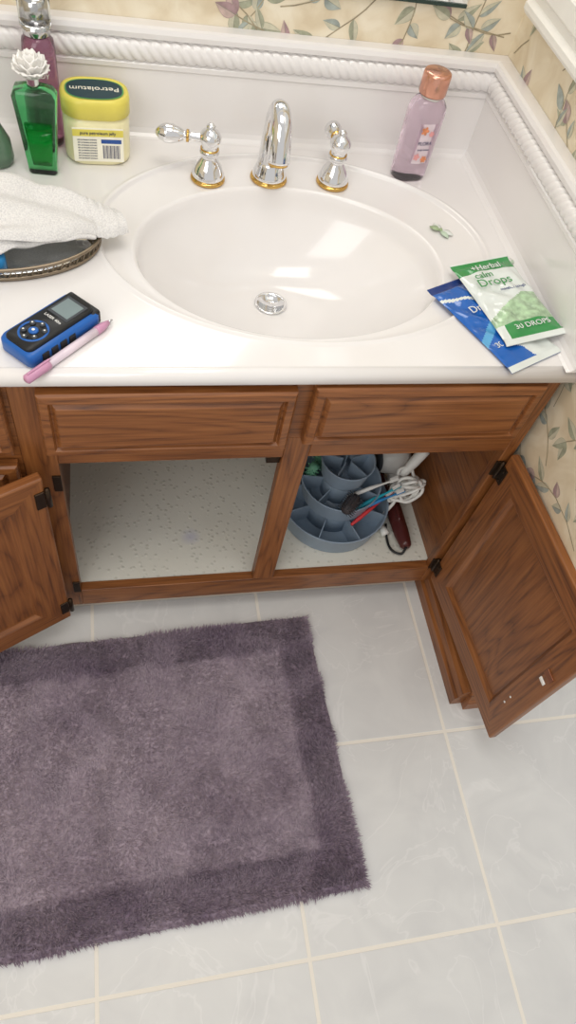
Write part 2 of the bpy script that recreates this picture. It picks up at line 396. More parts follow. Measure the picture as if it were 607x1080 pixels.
def panel(name,W,H,front,back,parent,loc,rotz=0,mats=None):
    rings=front+back
    loops=[[(i,y,i),(W-i,y,i),(W-i,y,H-i),(i,y,H-i)] for i,y in rings]
    ms=mats or [W_z,W_x]
    def fm(i,j):
        if i<0 or i>=len(loops): return 0
        return 1 if j in (0,2) else 0
    o=loft(name,loops,ms,fm=fm,smooth=False,parent=parent,loc=loc,rot=(0,0,rotz))
    bevel(o,.0012,2); return o
def drawer(n,x0,x1,z0,z1,mats=[W_x,W_x]):
    fr_=[(.024,-.0),( .023,-.0),(.017,.0065),(.0155,.0065),(.013,.001),(.003,.0025),(.0,.006)]
    return panel(n,x1-x0,z1-z0,fr_,[(0,.0185)],cab,(x0,F0-.0187,z0),mats=mats)
drawer('drawer_front_left',-.106,.223,.536,.655)
drawer('drawer_front_right',.246,.583,.546,.662)
drawer('bank_drawer_top',-.44,-.146,.538,.656)
drawer('bank_drawer_mid',-.44,-.146,.33,.515)
drawer('bank_drawer_low',-.44,-.146,.10,.31)
DW=.335;DH=.412
inner=[(.062,.0075),(.058,.0075),(.050,.0),(.002,.0),(.0,.002)]
outer=[(0,.014),(.006,.0195),(.048,.0195),(.053,.013),(.075,.0195),(.08,.0195)]
hx,hy=.602,.628; ex,ey=.6235,.288
aR=math.atan2(ey-hy,ex-hx)
dR=grp('cabinet_door_right',(hx,hy,.086),(0,0,aR),parent=cab)
panel('door_slab',DW+.004,DH,inner,outer,dR,(0,0,0))
for k,z in enumerate((.045,DH-.045)):
    box('hinge_leaf_%d'%(k+1),.002,.016,-.0025,.0005,z-.018,z+.018,M_dkmetal,dR,bev=.0008)
    lathe('hinge_barrel_%d'%(k+1),[(.001,z-.022),(.004,z-.020),(.004,z+.020),(.001,z+.022)],M_dkmetal,dR,seg=14,c=(-.003,-.001))
    for q in (-.011,.011):
        tube('hinge_screw_%d_%d'%(k+1,0 if q<0 else 1),[(.010,-.0038,z+q),(.010,-.0024,z+q)],.0024,M_dkmetal,dR,seg=10)
box('strike_plate',DW-.026,DW-.006,-.002,.0,DH*.62,DH*.62+.014,simple('copper_strike',srgb(150,96,70),rough=.35,metal=.7),dR,bev=.0006)
box('bumper_pad',DW-.024,DW-.010,-.003,.0,DH*.575,DH*.575+.007,M_whitepl,dR,bev=.001)
for q in (.3,.36): tube('screw_hole_%d'%int(q*100),[(DW-.03,-.001,DH*q-.02),(DW-.03,.0005,DH*q-.02)],.002,M_whitepl,dR,seg=10)
d0=Vector((-.890,-.456,0)).normalized(); hl=Vector((-.113,.598,.088)); DHL=.428
free=hl+d0*DW
aL=math.atan2(-d0.y,-d0.x)
e=grp('cabinet_door_left',free,(0,0,aL),parent=cab)
panel('door_slab',DW,DHL,inner,outer,e,(0,0,0))
for k,z in enumerate((.045,DHL-.045)):
    box('hinge_leaf_%d'%(k+1),DW-.016,DW-.002,-.0025,.0005,z-.018,z+.018,M_dkmetal,e,bev=.0008)
    lathe('hinge_barrel_%d'%(k+1),[(.001,z-.022),(.004,z-.020),(.004,z+.020),(.001,z+.022)],M_dkmetal,e,seg=14,c=(DW+.003,-.001))
for n_,x,z in (('frame_hinge_rt',.592,.455),('frame_hinge_rb',.592,.133),('frame_hinge_lt',-.104,.455),('frame_hinge_lb',-.104,.133)):
    box(n_,x-.002,x+.010,F0-.003,F0+.001,z-.018,z+.018,M_dkmetal,cab,bev=.0008)
box('magnetic_catch',.205,.226,F0+.006,F0+.03,.478,.499,M_dkmetal,cab,bev=.001)

# ------------------------------------------------------------------ faucet
fa=grp('sink_faucet')
zc=CT-.0040
def handle(name,x,y,dirv):
    e=grp(name,(x,y,zc),parent=fa)
    lathe('brass_ring',[(.0255,0),(.0268,.002),(.0262,.0048),(.024,.006)],M_brass,e)
    lathe('bell_body',[(.0245,.005),(.0250,.010),(.0225,.015),(.0205,.022),(.0160,.029),(.0120,.035),(.0110,.039),(.0145,.042),(.0155,.045),(.0135,.048),(.0115,.052),(.0135,.057),(.0165,.063),(.0165,.068),(.0130,.074),(.0075,.078),(.0060,.080),(.0070,.083),(.0040,.086),(.0005,.087)],M_chrome,e)
    lathe('brass_band',[(.0125,.0475),(.0140,.0482),(.0140,.0498),(.0120,.0505)],M_brass,e)
    d=Vector(dirv); p0=Vector((0,0,.064))
    ts=[0,.2,.36,.42,.48,.58,.7,.82,.93,1.0]; rs=[.0080,.0064,.0058,.0080,.0066,.0105,.0135,.0135,.0090,.0015]
    tube('lever',[p0+d*t for t in ts],rs,M_chrome,e,seg=18,smoothn=4)
    tube('lever_collar',[p0+d*.39,p0+d*.44],.0088,M_brass,e,seg=18)
    return e
handle('handle_hot',.142,1.042,(-.080,.010,.000))
handle('handle_cold',.345,1.050,(-.002,.062,-.004))
e=grp('spout',(.240,1.052,zc),parent=fa)
lathe('brass_ring',[(.0285,0),(.0298,.002),(.029,.0045),(.0265,.006)],M_brass,e)
lathe('flange',[(.027,.005),(.027,.010),(.0250,.014),(.0235,.020),(.021,.028),(.019,.034)],M_chrome,e)
pts=[(0,0,.02),(0,.002,.045),(0,.005,.075),(0,.002,.100),(0,-.013,.114),(0,-.032,.106),(0,-.044,.084),(0,-.050,.058)]
tube('spout_body',pts,[.0215,.0195,.0165,.0150,.0148,.0155,.0165,.0170],M_chrome,e,seg=24,smoothn=6)
tube('aerator',[(0,-.0495,.060),(0,-.0505,.054)],.0150,M_brass,e,seg=24)

# ------------------------------------------------------------------ lotion bottle
g=grp('lotion_bottle',(.480,1.078,CT),(0,0,math.radians(10)))
M_lilac=simple('lilac_liquid_plastic',srgb(234,216,230),rough=.05,trans=.92,coat=.5,ior=1.25)
M_rose=simple('rose_gold_cap',srgb(216,160,138),rough=.22,metal=.85)
B=[(.050,.034,0),(.058,.040,.003),(.060,.042,.012),(.062,.043,.09),(.062,.043,.108),(.058,.041,.119),(.047,.036,.126),(.034,.030,.130),(.028,.027,.131)]
loft('body',[rrect(w,d,min(w,d)*.46,z) for w,d,z in B],M_lilac,parent=g)
lathe('neck_ring',[(.0155,.128),(.0165,.130),(.0165,.135),(.0155,.136)],M_whitepl,g)
lathe('cap',[(.0205,.134),(.0215,.136),(.0215,.162),(.0205,.1655),(.0175,.167),(.001,.1672)],M_rose,g)
M_lab=simple('label_pale_pink',srgb(226,210,218),rough=.4)
M_or=simple('label_orange',srgb(222,140,96),rough=.4,noise_amt=.3,nscale=200)
M_navy=simple('label_navy',srgb(40,44,90),rough=.4)
def patch(name,w,h,y,zc_,mat,parent,dip=.0):
    n=10; vs=[];fs=[]
    for i in range(n+1):
        x=-w/2+w*i/n; yy=y+dip*(2*x/w)**2
        vs+= [(x,yy,zc_-h/2),(x,yy,zc_+h/2)]
    for i in range(n): fs.append((2*i,2*i+2,2*i+3,2*i+1))
    return mesh(name,vs,fs,mat,smooth=True,parent=parent)
patch('label',.030,.064,-.0224,.066,M_lab,g,.002)
def flower(name,c,r,n,mat,parent,y):
    vs=[(c[0],y,c[1])];m=n*8
    for k in range(m):
        a=2*pi*k/m; rr=r*(.55+.45*abs(math.cos(n*a/2))); vs.append((c[0]+rr*math.cos(a),y,c[1]+rr*math.sin(a)))
    return mesh(name,vs,[(0,1+k,1+(k+1)%m) for k in range(m)],mat,parent=parent)
M_lrose=simple('label_rose',srgb(230,160,160))
flower('label_flower_a',(-.006,.088),.007,5,M_or,g,-.0236)
flower('label_flower_b',(.007,.083),.005,6,M_lrose,g,-.0237)
flower('label_flower_c',(-.008,.046),.006,5,M_lrose,g,-.0238)
flower('label_flower_d',(.006,.042),.006,6,M_or,g,-.0238)
text('label_text','FLORA',.008,M_navy,g,(0,-.0240,.068),(pi/2,0,0))
text('label_text_small','body lotion',.0045,M_navy,g,(0,-.0240,.058),(pi/2,0,0))

# ------------------------------------------------------------------ petroleum jelly jar
g=grp('petroleum_jelly_jar',(-.022,1.088,CT),(0,0,math.radians(3)))
M_jy=simple('jar_pale_yellow',srgb(240,232,186),rough=.3,coat=.3)
M_lid=simple('jar_lid_yellow',srgb(224,210,96),rough=.35)
M_jlab=simple('jar_label_cream',srgb(244,240,222),rough=.4)
M_green=simple('label_green',srgb(90,160,90),rough=.4)
JK=1.08
sec=[(.080,.062,0),(.086,.068,.003),(.088,.070,.010),(.088,.070,.060),(.084,.066,.066),(.078,.060,.070)]
loft('body',[rrect(w*JK,d,.028,z) for w,d,z in sec],M_jy,parent=g)
sec=[(.086,.068,.068),(.090,.072,.070),(.090,.072,.090),(.087,.069,.0945),(.082,.064,.096),(.079,.061,.095),(.078,.060,.0945)]
loft('lid',[rrect(w*JK,d,.030,z) for w,d,z in sec],M_lid,parent=g)
def disc(name,a,b,z,mat,parent,n=48,p=2.6):
    vs=[]
    for k in range(n):
        t=2*pi*k/n;c,s=math.cos(t),math.sin(t)
        vs.append((a*abs(c)**(2/p)*(1 if c>=0 else -1),b*abs(s)**(2/p)*(1 if s>=0 else -1),z))
    return mesh(name,vs,[tuple(range(n))],mat,parent=parent)
disc('lid_disc',.041,.028,.0950,M_green,g); disc('lid_badge',.039,.026,.0953,simple('badge_dark_teal',srgb(18,56,66),rough=.35),g)
text('lid_text','Petrolatum',.0155,M_jlab,g,(0,0,.0956),(0,0,pi))
box('label',-.036,.036,-.0358,-.0345,.008,.058,M_jlab,g)
box('label_band',-.036,.036,-.0361,-.0350,.046,.056,M_lid,g)
text('label_text_1','pure petroleum jelly',.0062,M_navy,g,(0,-.0366,.051),(pi/2,0,0))
for k,zz in enumerate((.041,.037,.033,.029,.025,.021,.017,.013)):
    text('label_text_%d'%(k+2),'skin protectant ointment',.0027,M_navy,g,(-.016,-.0362,zz),(pi/2,0,0))
box('barcode_blue',.004,.033,-.0361,-.0350,.036,.042,simple('label_blue',srgb(40,80,150),rough=.4),g)
for k in range(15):
    box('barcode_%d'%k,.006+k*.0017,.006+k*.0017+(.0006 if k%3 else .0011),-.0362,-.0355,.013,.033,M_navy,g)

# ------------------------------------------------------------------ perfume bottles
M_gg=simple('green_glass',srgb(110,232,150),rough=.02,trans=1,coat=.3,ior=1.3)
M_clear=simple('clear_glass',srgb(238,242,240),rough=.02,trans=1,ior=1.3)
M_petal=simple('white_petals',srgb(242,240,236),rough=.45)
g=grp('green_perfume_bottle',(-.100,1.034,CT),(0,0,math.radians(-4)))
loft('glass_body',[rrect(w,d,.005,z,n=3) for w,d,z in [(.036,.022,0),(.040,.025,.003),(.042,.026,.02),(.056,.030,.098),(.058,.031,.110),(.050,.028,.117),(.026,.020,.121)]],M_gg,parent=g)
loft('liquid_core',[rrect(w,d,.003,z,n=3) for w,d,z in [(.026,.010,.012),(.028,.011,.02),(.036,.013,.070)]],simple('green_perfume',srgb(60,190,110),rough=.1,trans=.7,ior=1.2),parent=g)
lathe('neck',[(.008,.12),(.008,.132),(.012,.134),(.012,.137)],M_clear,g)
def petal_cap(parent,z0,K=1.12):
    vs=[];fs=[]
    for ring,(nr,r,h,tilt) in enumerate([(4,.004,.024,.12),(5,.009,.024,.4),(6,.013,.022,.7),(7,.016,.018,1.05)]):
        r*=K;h*=K
        for k in range(nr):
            a=2*pi*k/nr+ring*.5; b=len(vs)
            for i in range(7):
                for j in range(6):
                    u=(i/6-.5)*1.15; v=j/5
                    w=.017*K*math.sin(pi*(.22+.62*v)); rad=r*.45+v*math.sin(tilt)*h*.85+.004*abs(u)*(1-v*.5)
                    x=rad*math.cos(a)-u*w*math.sin(a); y=rad*math.sin(a)+u*w*math.cos(a)
                    vs.append((x,y,z0+v*math.cos(tilt)*h+.003*math.sin(3*v)+.0012*math.sin(u*9)*v))
            for i in range(6):
                for j in range(5):
                    q=b+i*6+j; fs.append((q,q+1,q+7,q+6))
    o=mesh('rose_cap',vs,fs,M_petal,smooth=True,parent=parent)
    md=o.modifiers.new('s','SOLIDIFY'); md.thickness=.0014
    lathe('cap_core',[(.010,z0-.002),(.012,z0+.004),(.010,z0+.014),(.003,z0+.019)],M_petal,parent,seg=20)
petal_cap(g,.134)
g=grp('pink_body_mist_bottle',(-.094,1.112,CT))
M_pk=simple('plum_liquid_plastic',srgb(214,158,188),rough=.04,trans=.9,coat=.5,ior=1.3)
M_silver=simple('silver_collar',srgb(200,198,200),rough=.15,metal=1)
lathe('body',[(.019,0),(.0225,.003),(.0228,.01),(.0228,.135),(.021,.145),(.014,.151),(.011,.153)],M_pk,g)
lathe('collar',[(.0165,.150),(.0185,.152),(.0185,.164),(.0165,.166)],M_silver,g)
lathe('clear_cap',[(.0205,.160),(.0212,.162),(.0212,.205),(.019,.208),(.001,.209)],M_clear,g)
lathe('sprayer',[(.014,.165),(.014,.192),(.010,.195),(.001,.196)],M_silver,g,seg=24)
for k,zz in enumerate((.118,.106,.094)): text('label_text_%d'%k,['mist','BODY','rose'][k],.009,M_whitepl,g,(0,-.0236,zz),(pi/2,0,0))
g=grp('frosted_green_bottle',(-.165,1.050,CT))
lathe('body',[(.018,0),(.0225,.003),(.024,.010),(.022,.035),(.014,.052),(.011,.060),(.011,.068)],simple('sage_frosted_glass',srgb(120,150,126),rough=.2,trans=.4),g)
lathe('cap',[(.012,.066),(.0135,.068),(.0135,.094),(.011,.098),(.001,.099)],M_silver,g,seg=28)

# ------------------------------------------------------------------ vanity tray with folded washcloth
g=grp('vanity_tray',(-.165,.870,CT))
M_pew=simple('antique_pewter',srgb(140,126,108),rough=.35,metal=.9,noise_amt=.2)
A_,B_=.142,.088
def el_loop(a,b,z,n=96): return [(a*math.cos(2*pi*k/n),b*math.sin(2*pi*k/n),z) for k in range(n)]
loft('base_plate',[el_loop(A_,B_,.001),el_loop(A_,B_,.004),el_loop(A_-.004,B_-.004,.0045)],M_pew,parent=g)
loft('mirror_plate',[el_loop(A_-.008,B_-.008,.0046),el_loop(A_-.009,B_-.009,.0056)],simple('tray_mirror',(.75,.77,.78,1),rough=.05,metal=1),parent=g)
def ring(nm,z,r,off=0):
    pts=el_loop(A_+off,B_+off,z,80); pts=pts+[pts[0],pts[1]]
    return tube(nm,pts,r,M_pew,g,seg=8)
ring('gallery_top',.020,.0024,.003); ring('gallery_low',.005,.0024)
for k in range(64):
    a=2*pi*k/64; a2=a+2*pi/128
    p=(A_*math.cos(a),B_*math.sin(a),.005); q=((A_+.003)*math.cos(a2),(B_+.003)*math.sin(a2),.020)
    p2=(A_*math.cos(a2+2*pi/128),B_*math.sin(a2+2*pi/128),.005)
    tube('gallery_bar_%d'%k,[p,q,p2],.0011,M_pew,g,seg=5)
M_blue=simple('teal_blue_cap',srgb(40,130,190),rough=.3)
lathe('blue_lid',[(.012,.006),(.014,.008),(.014,.022),(.011,.026),(.001,.027)],M_blue,g,c=(.012,-.066))

M_terry,nt,b=new_mat('white_terry')
b.inputs['Roughness'].default_value=.95; b.inputs['Sheen Weight'].default_value=.2
tc=N(nt,'ShaderNodeTexCoord'); no=N(nt,'ShaderNodeTexNoise'); no.inputs['Scale'].default_value=520; no.inputs['Detail'].default_value=2
L(nt,tc.outputs['Object'],no.inputs['Vector']); bp=N(nt,'ShaderNodeBump'); bp.inputs['Strength'].default_value=.7; bp.inputs['Distance'].default_value=.0015
cr=N(nt,'ShaderNodeValToRGB'); cr.color_ramp.elements[0].position=.3; cr.color_ramp.elements[0].color=srgb(206,204,203); cr.color_ramp.elements[1].position=.65; cr.color_ramp.elements[1].color=srgb(230,228,225)
L(nt,no.outputs['Fac'],cr.inputs['Fac']); L(nt,cr.outputs['Color'],b.inputs['Base Color'])
L(nt,no.outputs['Fac'],bp.inputs['Height']); L(nt,bp.outputs['Normal'],b.inputs['Normal'])
g=grp('folded_washcloth')
def cloth(name,bl,br,frt,fl,z0,z1,th,seed,ribs=0,drop=.018):
    nu,nv=80,44; vs=[];fs=[]
    bl,br,frt,fl=[Vector((*p,0)) for p in (bl,br,frt,fl)]
    for i in range(nu+1):
        for j in range(nv+1):
            u=i/nu;v=j/nv
            p=(bl*(1-u)+br*u)*(1-v)+(fl*(1-u)+frt*u)*v
            e=min(v,1-v)*2; edge=(1-(1-min(1,e*4))**2)
            z=z0+(z1-z0)*u**2.2-drop*(1-edge)*(1 if v>.5 else .6)
            z+=.007*mnoise.noise(Vector((p.x*26+seed,p.y*26,seed)))+.0042*math.sin(p.y*110+p.x*40+4*mnoise.noise(Vector((p.x*9,p.y*9,seed))))*(1-u*.5)
            if ribs and u>.86: z+=.0013*math.sin((u-.86)*320)
            p2=p+Vector((.004*mnoise.noise(Vector((p.x*15,p.y*15,seed+5))),.008*mnoise.noise(Vector((p.x*12,p.y*12,seed+9))),0))
            vs.append((p2.x,p2.y,z))
    for i in range(nu):
        for j in range(nv):
            a=i*(nv+1)+j; fs.append((a,a+1,a+nv+2,a+nv+1))
    o=mesh(name,vs,fs,M_terry,smooth=True,parent=g)
    md=o.modifiers.new('s','SOLIDIFY'); md.thickness=th; md.offset=0
    bevel(o,th*.3,3)
    return o
cloth('lower_fold',(-.285,.955),(-.040,.915),(-.025,.845),(-.285,.738),.735,.724,.009,1,drop=.008)
cloth('upper_fold',(-.285,.972),(-.002,.900),(.014,.858),(-.285,.742),.750,.722,.008,4,ribs=1,drop=.010)

# ------------------------------------------------------------------ laser distance meter
g=grp('laser_distance_meter',(-.082,.685,CT+.0005),(0,0,math.radians(45)))
M_lb=simple('device_blue',srgb(30,96,176),rough=.4)
M_scr=simple('lcd_screen',srgb(122,138,140),rough=.15,coat=.5)
M_grey=simple('grey_rubber',srgb(60,64,70),rough=.5)
loft('blue_shell',[rrect(.114+a,.054+a,.009,z) for a,z in [(-.006,0),(0,.003),(0,.017),(-.004,.021)]],M_lb,parent=g)
loft('black_face',[rrect(.106+a,.042+a,.008,z) for a,z in [(0,.019),(0,.0235),(-.003,.0255)]],M_black,parent=g)
for s in (-1,1):
    for k in range(4): box('grip_%d_%d'%(s,k),-.040+k*.014,-.030+k*.014,s*.0272-.0012,s*.0272+.0012,.004,.016,M_black,g,bev=.0008)
box('end_cap',.044,.058,-.025,.025,.002,.022,M_black,g,bev=.003)
box('screen_bezel',.010,.046,-.016,.016,.0250,.0262,M_grey,g,bev=.0008)
box('screen',.014,.042,-.013,.013,.0256,.0265,M_scr,g,bev=.0004)
text('face_text','LASER 40m',.0055,M_whitepl,g,(.004,0,.0258),(0,0,-pi/2))
loft('keypad_ring',[[(-.026+(.019-a)*math.cos(t*pi/24),(.017-a)*math.sin(t*pi/24),z) for t in range(48)] for a,z in ((0,.0250),(0,.0260),(.0025,.0262),(.003,.0250))],M_lb,parent=g,cap=(False,False))
for k,(bx,by,r,mm) in enumerate([(-.012,0,.0036,M_grey),(-.018,.010,.0036,M_grey),(-.018,-.010,.0036,M_grey),(-.033,.009,.0036,M_grey),(-.033,-.009,.0036,M_grey),(-.026,0,.0060,M_lb),(-.040,0,.0036,M_grey)]):
    lathe('button_%d'%k,[(r,.0252),(r,.0268),(r*.8,.0276),(.0005,.0278)],mm,g,c=(bx,by),seg=20)
    disc('mark_%d'%k,r*.32,r*.32,.0280,M_whitepl,g,n=12).location=(bx,by,0)

# ------------------------------------------------------------------ pen
g=grp('ballpoint_pen',(-.064,.654,CT+.0062),(0,0,math.radians(46)))
M_pink=simple('pen_pink',srgb(200,146,176),rough=.3); M_pw=simple('pen_white',srgb(228,212,222),rough=.3)
tube('barrel',[(-.030,0,0),(.050,0,0)],.0050,M_pw,g,seg=20)
tube('grip',[(.048,0,0),(.052,0,0),(.060,0,0),(.070,0,0)],[.0054,.0054,.0050,.0030],M_pink,g,seg=20)
tube('tip',[(.070,0,0),(.077,0,0)],[.0026,.0008],M_silver,g,seg=12)
tube('cap',[(-.066,0,0),(-.064,0,0),(-.032,0,0),(-.030,0,0)],[.0035,.0058,.0060,.0056],M_pink,g,seg=20)
box('clip',-.062,-.028,-.0012,.0012,.0055,.0075,M_pink,g,bev=.0005)

# ------------------------------------------------------------------ cough drop bags
def pouch(name,W,Ln,T,mats,zone,loc,rot,base=0):
    g=grp(name,loc,rot); nu,nv=60,90; vs=[];fs=[];fm=[]
    for side in (1,-1):
        for j in range(nv+1):
            for i in range(nu+1):
                u=2*i/nu-1; v=2*j/nv-1
                av=max(0,(abs(v)-.86)/.14); body=(1-abs(u)**2.4)*(1-min(1,abs(v)/.88)**2.2)
                h=T*max(0,body)**.6
                wob=.0024*mnoise.noise(Vector((u*3+loc[0]*40,v*4,side)))*(1 if body>0.02 else .2)
                lump=.0030*max(0,body)*math.sin(u*7+1.3*math.sin(v*5))*math.sin(v*9+u)
                z=(h+lump+wob if side>0 else -h*.25)
                if av>0: z=.0004*side+.0009*math.sin(v*260)
                x=u*W/2*(1-.05*(1-abs(v)**4)*abs(u)); y=v*Ln/2
                vs.append((x,y,z+T*.25+.0006))
        b0=0 if side>0 else (nu+1)*(nv+1)
        for j in range(nv):
            for i in range(nu):
                a=b0+j*(nu+1)+i; fs.append((a,a+1,a+nu+2,a+nu+1)); fm.append(zone((i+.5)/nu*2-1,(j+.5)/nv*2-1) if side>0 else base)
    mesh('pouch_film',vs,fs,mats,fm,smooth=True,parent=g); return g
M_bw=simple('film_white',srgb(222,228,224),rough=.22,coat=.4)
M_bg=simple('film_green',srgb(56,142,76),rough=.22,coat=.4)
M_bpale=simple('film_pale_green',srgb(168,196,160),rough=.22,coat=.4,noise_amt=.35,nscale=90)
M_bb=simple('film_blue',srgb(24,96,182),rough=.2,coat=.4)
M_bb2=simple('film_light_blue',srgb(92,168,216),rough=.2,coat=.4)
M_bn=simple('film_navy',srgb(24,54,120),rough=.2,coat=.4)
def zg(u,v):
    if v>.97: return 0
    if v>.66: return 1
    if v<-.88: return 0
    if v<-.60: return 1 if u>-.75 else 0
    if -.6<=v<.0 and v<-.12+.3*u: return 2
    return 0
def zb_(u,v):
    if v<-.88: return 1
    if v<-.45: return 1 if u>-.35-(v+.45)*1.2 else 0
    if -.1<v-.35*u<.06: return 2
    if .45<v+.2*u<.52: return 1
    if v>.86: return 3
    return 0
pb=pouch('cough_drop_bag',.102,.182,.007,[M_bb,M_bw,M_bb2,M_bn],zb_,(.518,.721,CT+.001),(0,0,math.radians(25)))
text('bag_text_1','Drops',.018,M_bw,pb,(-.005,.024,.0105),(0,0,0)); text('bag_text_2','30',.013,M_bw,pb,(-.034,-.045,.0080),(0,0,0))
pg=pouch('cough_drop_bag',.100,.170,.010,[M_bw,M_bg,M_bpale],zg,(.545,.753,CT+.0125),(0,math.radians(-4),math.radians(12)))
text('bag_text_1','+Herbal',.015,M_bw,pg,(-.002,.064,.0100),(0,0,0))
text('bag_text_2','calm',.0165,M_bg,pg,(-.018,.044,.0140),(0,0,0)); text('bag_text_3','Drops',.0215,M_bg,pg,(-.010,.026,.0160),(0,0,0))
text('bag_text_5','menthol cough',.007,M_bn,pg,(.010,.008,.0160),(0,0,0))
text('bag_text_4','30 DROPS',.013,M_bw,pg,(.004,-.061,.0100),(0,0,0))

def clip(loc,rz,mat,k_=1.5):
    g=grp('hair_clip',loc,(0,0,rz))
    for k,(a,l) in enumerate([(.3,.014),(-.3,.013),(pi+.35,.012),(pi-.35,.013)]):
        c,s=math.cos(a),math.sin(a); vs=[];n=8; l*=k_
        for i in range(n+1):
            t=i/n;w=.0042*k_*math.sin(pi*t);
            for q in (-1,0,1): vs.append((t*l*c-q*w*s,t*l*s+q*w*c,.0022+.002*math.sin(pi*t)-(.001 if q else 0)))
        fs=[]
        for i in range(n):
            for q in range(2): a0=i*3+q; fs.append((a0,a0+1,a0+4,a0+3))
        o=mesh('leaf_%d'%k,vs,fs,mat[k%len(mat)],smooth=True,parent=g); md=o.modifiers.new('s','SOLIDIFY'); md.thickness=.0009
    tube('bar',[(-.016,0,.0012),(.016,0,.0012)],.0011,M_silver,g,seg=8)
    lathe('bead',[(.0025,.002),(.003,.004),(.0015,.006)],mat[-1],g,seg=12)
cm=[simple('clip_pearl',srgb(226,230,224),rough=.3),simple('clip_sage',srgb(190,208,186),rough=.3),simple('clip_olive',srgb(160,178,140),rough=.3)]
clip((.500,.932,CT-.0034),math.radians(-50),cm); clip((.588,.850,CT+.0003),math.radians(60),cm,1.2)

# ------------------------------------------------------------------ cabinet contents
g=grp('tiered_organizer_caddy',(.410,.785,OB-.0015),(0,0,.3))
M_bin=simple('bluegrey_plastic',srgb(146,164,182),rough=.38)
def tier(nm,r0,r1,z0,z1,n,rin):
    lathe(nm+'_cup',[(r0*.98,z0),(r0,z0+.003),(r1,z1-.003),(r1+.0015,z1-.001),(r1+.0015,z1),(r1-.001,z1),(r1-.0025,z1-.003),(r0-.003,z0+.005),(rin,z0+.005)],M_bin,g,seg=56)
    for k in range(n):
        a=2*pi*k/n; c,s=math.cos(a),math.sin(a); t=.0011; zt_=z1-.004
        def P(r,z,q): return (r*c-q*t*s,r*s+q*t*c,z)
        vs=[P(rin*.9,z0,-1),P(r0-.001,z0,-1),P(r1-.001,zt_,-1),P(rin*.9,zt_,-1),P(rin*.9,z0,1),P(r0-.001,z0,1),P(r1-.001,zt_,1),P(rin*.9,zt_,1)]
        mesh('%s_divider_%d'%(nm,k),vs,[(0,1,2,3),(7,6,5,4),(0,4,5,1),(1,5,6,2),(2,6,7,3),(3,7,4,0)],M_bin,parent=g)
tier('tier_low',.104,.112,0,.056,8,.05)
lathe('column_low',[(.056,.0),(.054,.08)],M_bin,g)
tier('tier_mid',.072,.080,.070,.120,7,.035)
lathe('column_mid',[(.037,.07),(.035,.14)],M_bin,g)
tier('tier_top',.044,.052,.134,.182,5,.01)
M_gbr=simple('green_bristle',srgb(110,170,140),rough=.6)
def hairroller(loc,rot):
    g=grp('hair_roller',loc,rot)
    lathe('core',[(.009,0),(.009,.055)],M_gbr,g,seg=20)
    for k in range(8):
        for j in range(7):
            a=2*pi*k/8+.3*j; z=.005+.0075*j
            tube('bristle_%d_%d'%(k,j),[(.009*math.cos(a),.009*math.sin(a),z),(.0145*math.cos(a),.0145*math.sin(a),z)],.0008,M_gbr,g,seg=4)
hairroller((.350,.812,OB+.085),(.2,.1,0)); hairroller((.378,.832,OB+.10),(-.15,-.2,0))
def toothbrush(loc,rot,mat,k=.72):
    g=grp('toothbrush',loc,rot); g.scale=(k,k,k)
    tube('handle',[(0,0,0),(.03,0,.001),(.07,0,.003),(.10,0,.001),(.125,0,0)],[.004,.006,.0055,.003,.0028],mat,g,seg=12,smoothn=3)
    box('head',.122,.150,-.005,.005,-.002,.002,mat,g,bev=.002)
    box('bristles',.125,.148,-.004,.004,.002,.011,M_whitepl,g,bev=.001)
M_red=simple('red_plastic',srgb(200,50,56),rough=.3); M_teal=simple('teal_plastic',srgb(40,170,190),rough=.3)
toothbrush((.425,.722,OB+.092),(0,-.35,.30),M_teal)
toothbrush((.425,.706,OB+.066),(0,-.40,.50),M_red)
toothbrush((.415,.742,OB+.112),(0,-.25,.20),M_whitepl)
toothbrush((.432,.726,OB+.082),(0,-.45,.15),M_blue)
# dark bristle brush lying in the middle tier
g=grp('hair_brush',(.412,.716,OB+.126),(0,-.2,.8))
tube('head',[(-.022,0,0),(-.012,0,0),(.012,0,0),(.022,0,0)],[.006,.013,.013,.006],simple('brush_dark',srgb(60,54,56),rough=.6),g,seg=18,smoothn=4)
for k in range(9):
    for j in range(10):
        a=2*pi*j/10; x=-.018+.0045*k
        tube('tuft_%d_%d'%(k,j),[(x,.010*math.cos(a),.010*math.sin(a)),(x,.018*math.cos(a),.018*math.sin(a))],.0009,M_grey,g,seg=4)
# curling iron
g=grp('curling_iron')
M_brn=simple('maroon_handle',srgb(80,34,32),rough=.3,coat=.3)
base=Vector((.550,.712,OB+.014))
tube('handle',[base+Vector(p) for p in ((.0,-.035,0),(0,-.03,0),(-.002,.0,.0),(-.006,.055,.004),(-.008,.075,.006),(-.009,.08,.006))],[.005,.012,.016,.017,.014,.008],M_brn,g,seg=20,smoothn=4)
tube('barrel',[base+Vector((-.009,.078,.004)),base+Vector((-.02,.22,.004))],.0095,M_silver,g,seg=20)
tube('clamp_lever',[base+Vector(p) for p in ((-.006,.02,.018),(-.008,.05,.024),(-.012,.09,.016),(-.018,.17,.014))],.004,M_brn,g,seg=10,smoothn=4)
tube('cord_stub',[base+Vector(p) for p in ((0,-.034,0),(-.012,-.045,-.008),(-.03,-.03,-.011),(-.032,.0,-.010),(-.026,.03,-.010))],.0026,M_black,g,seg=8,smoothn=5)
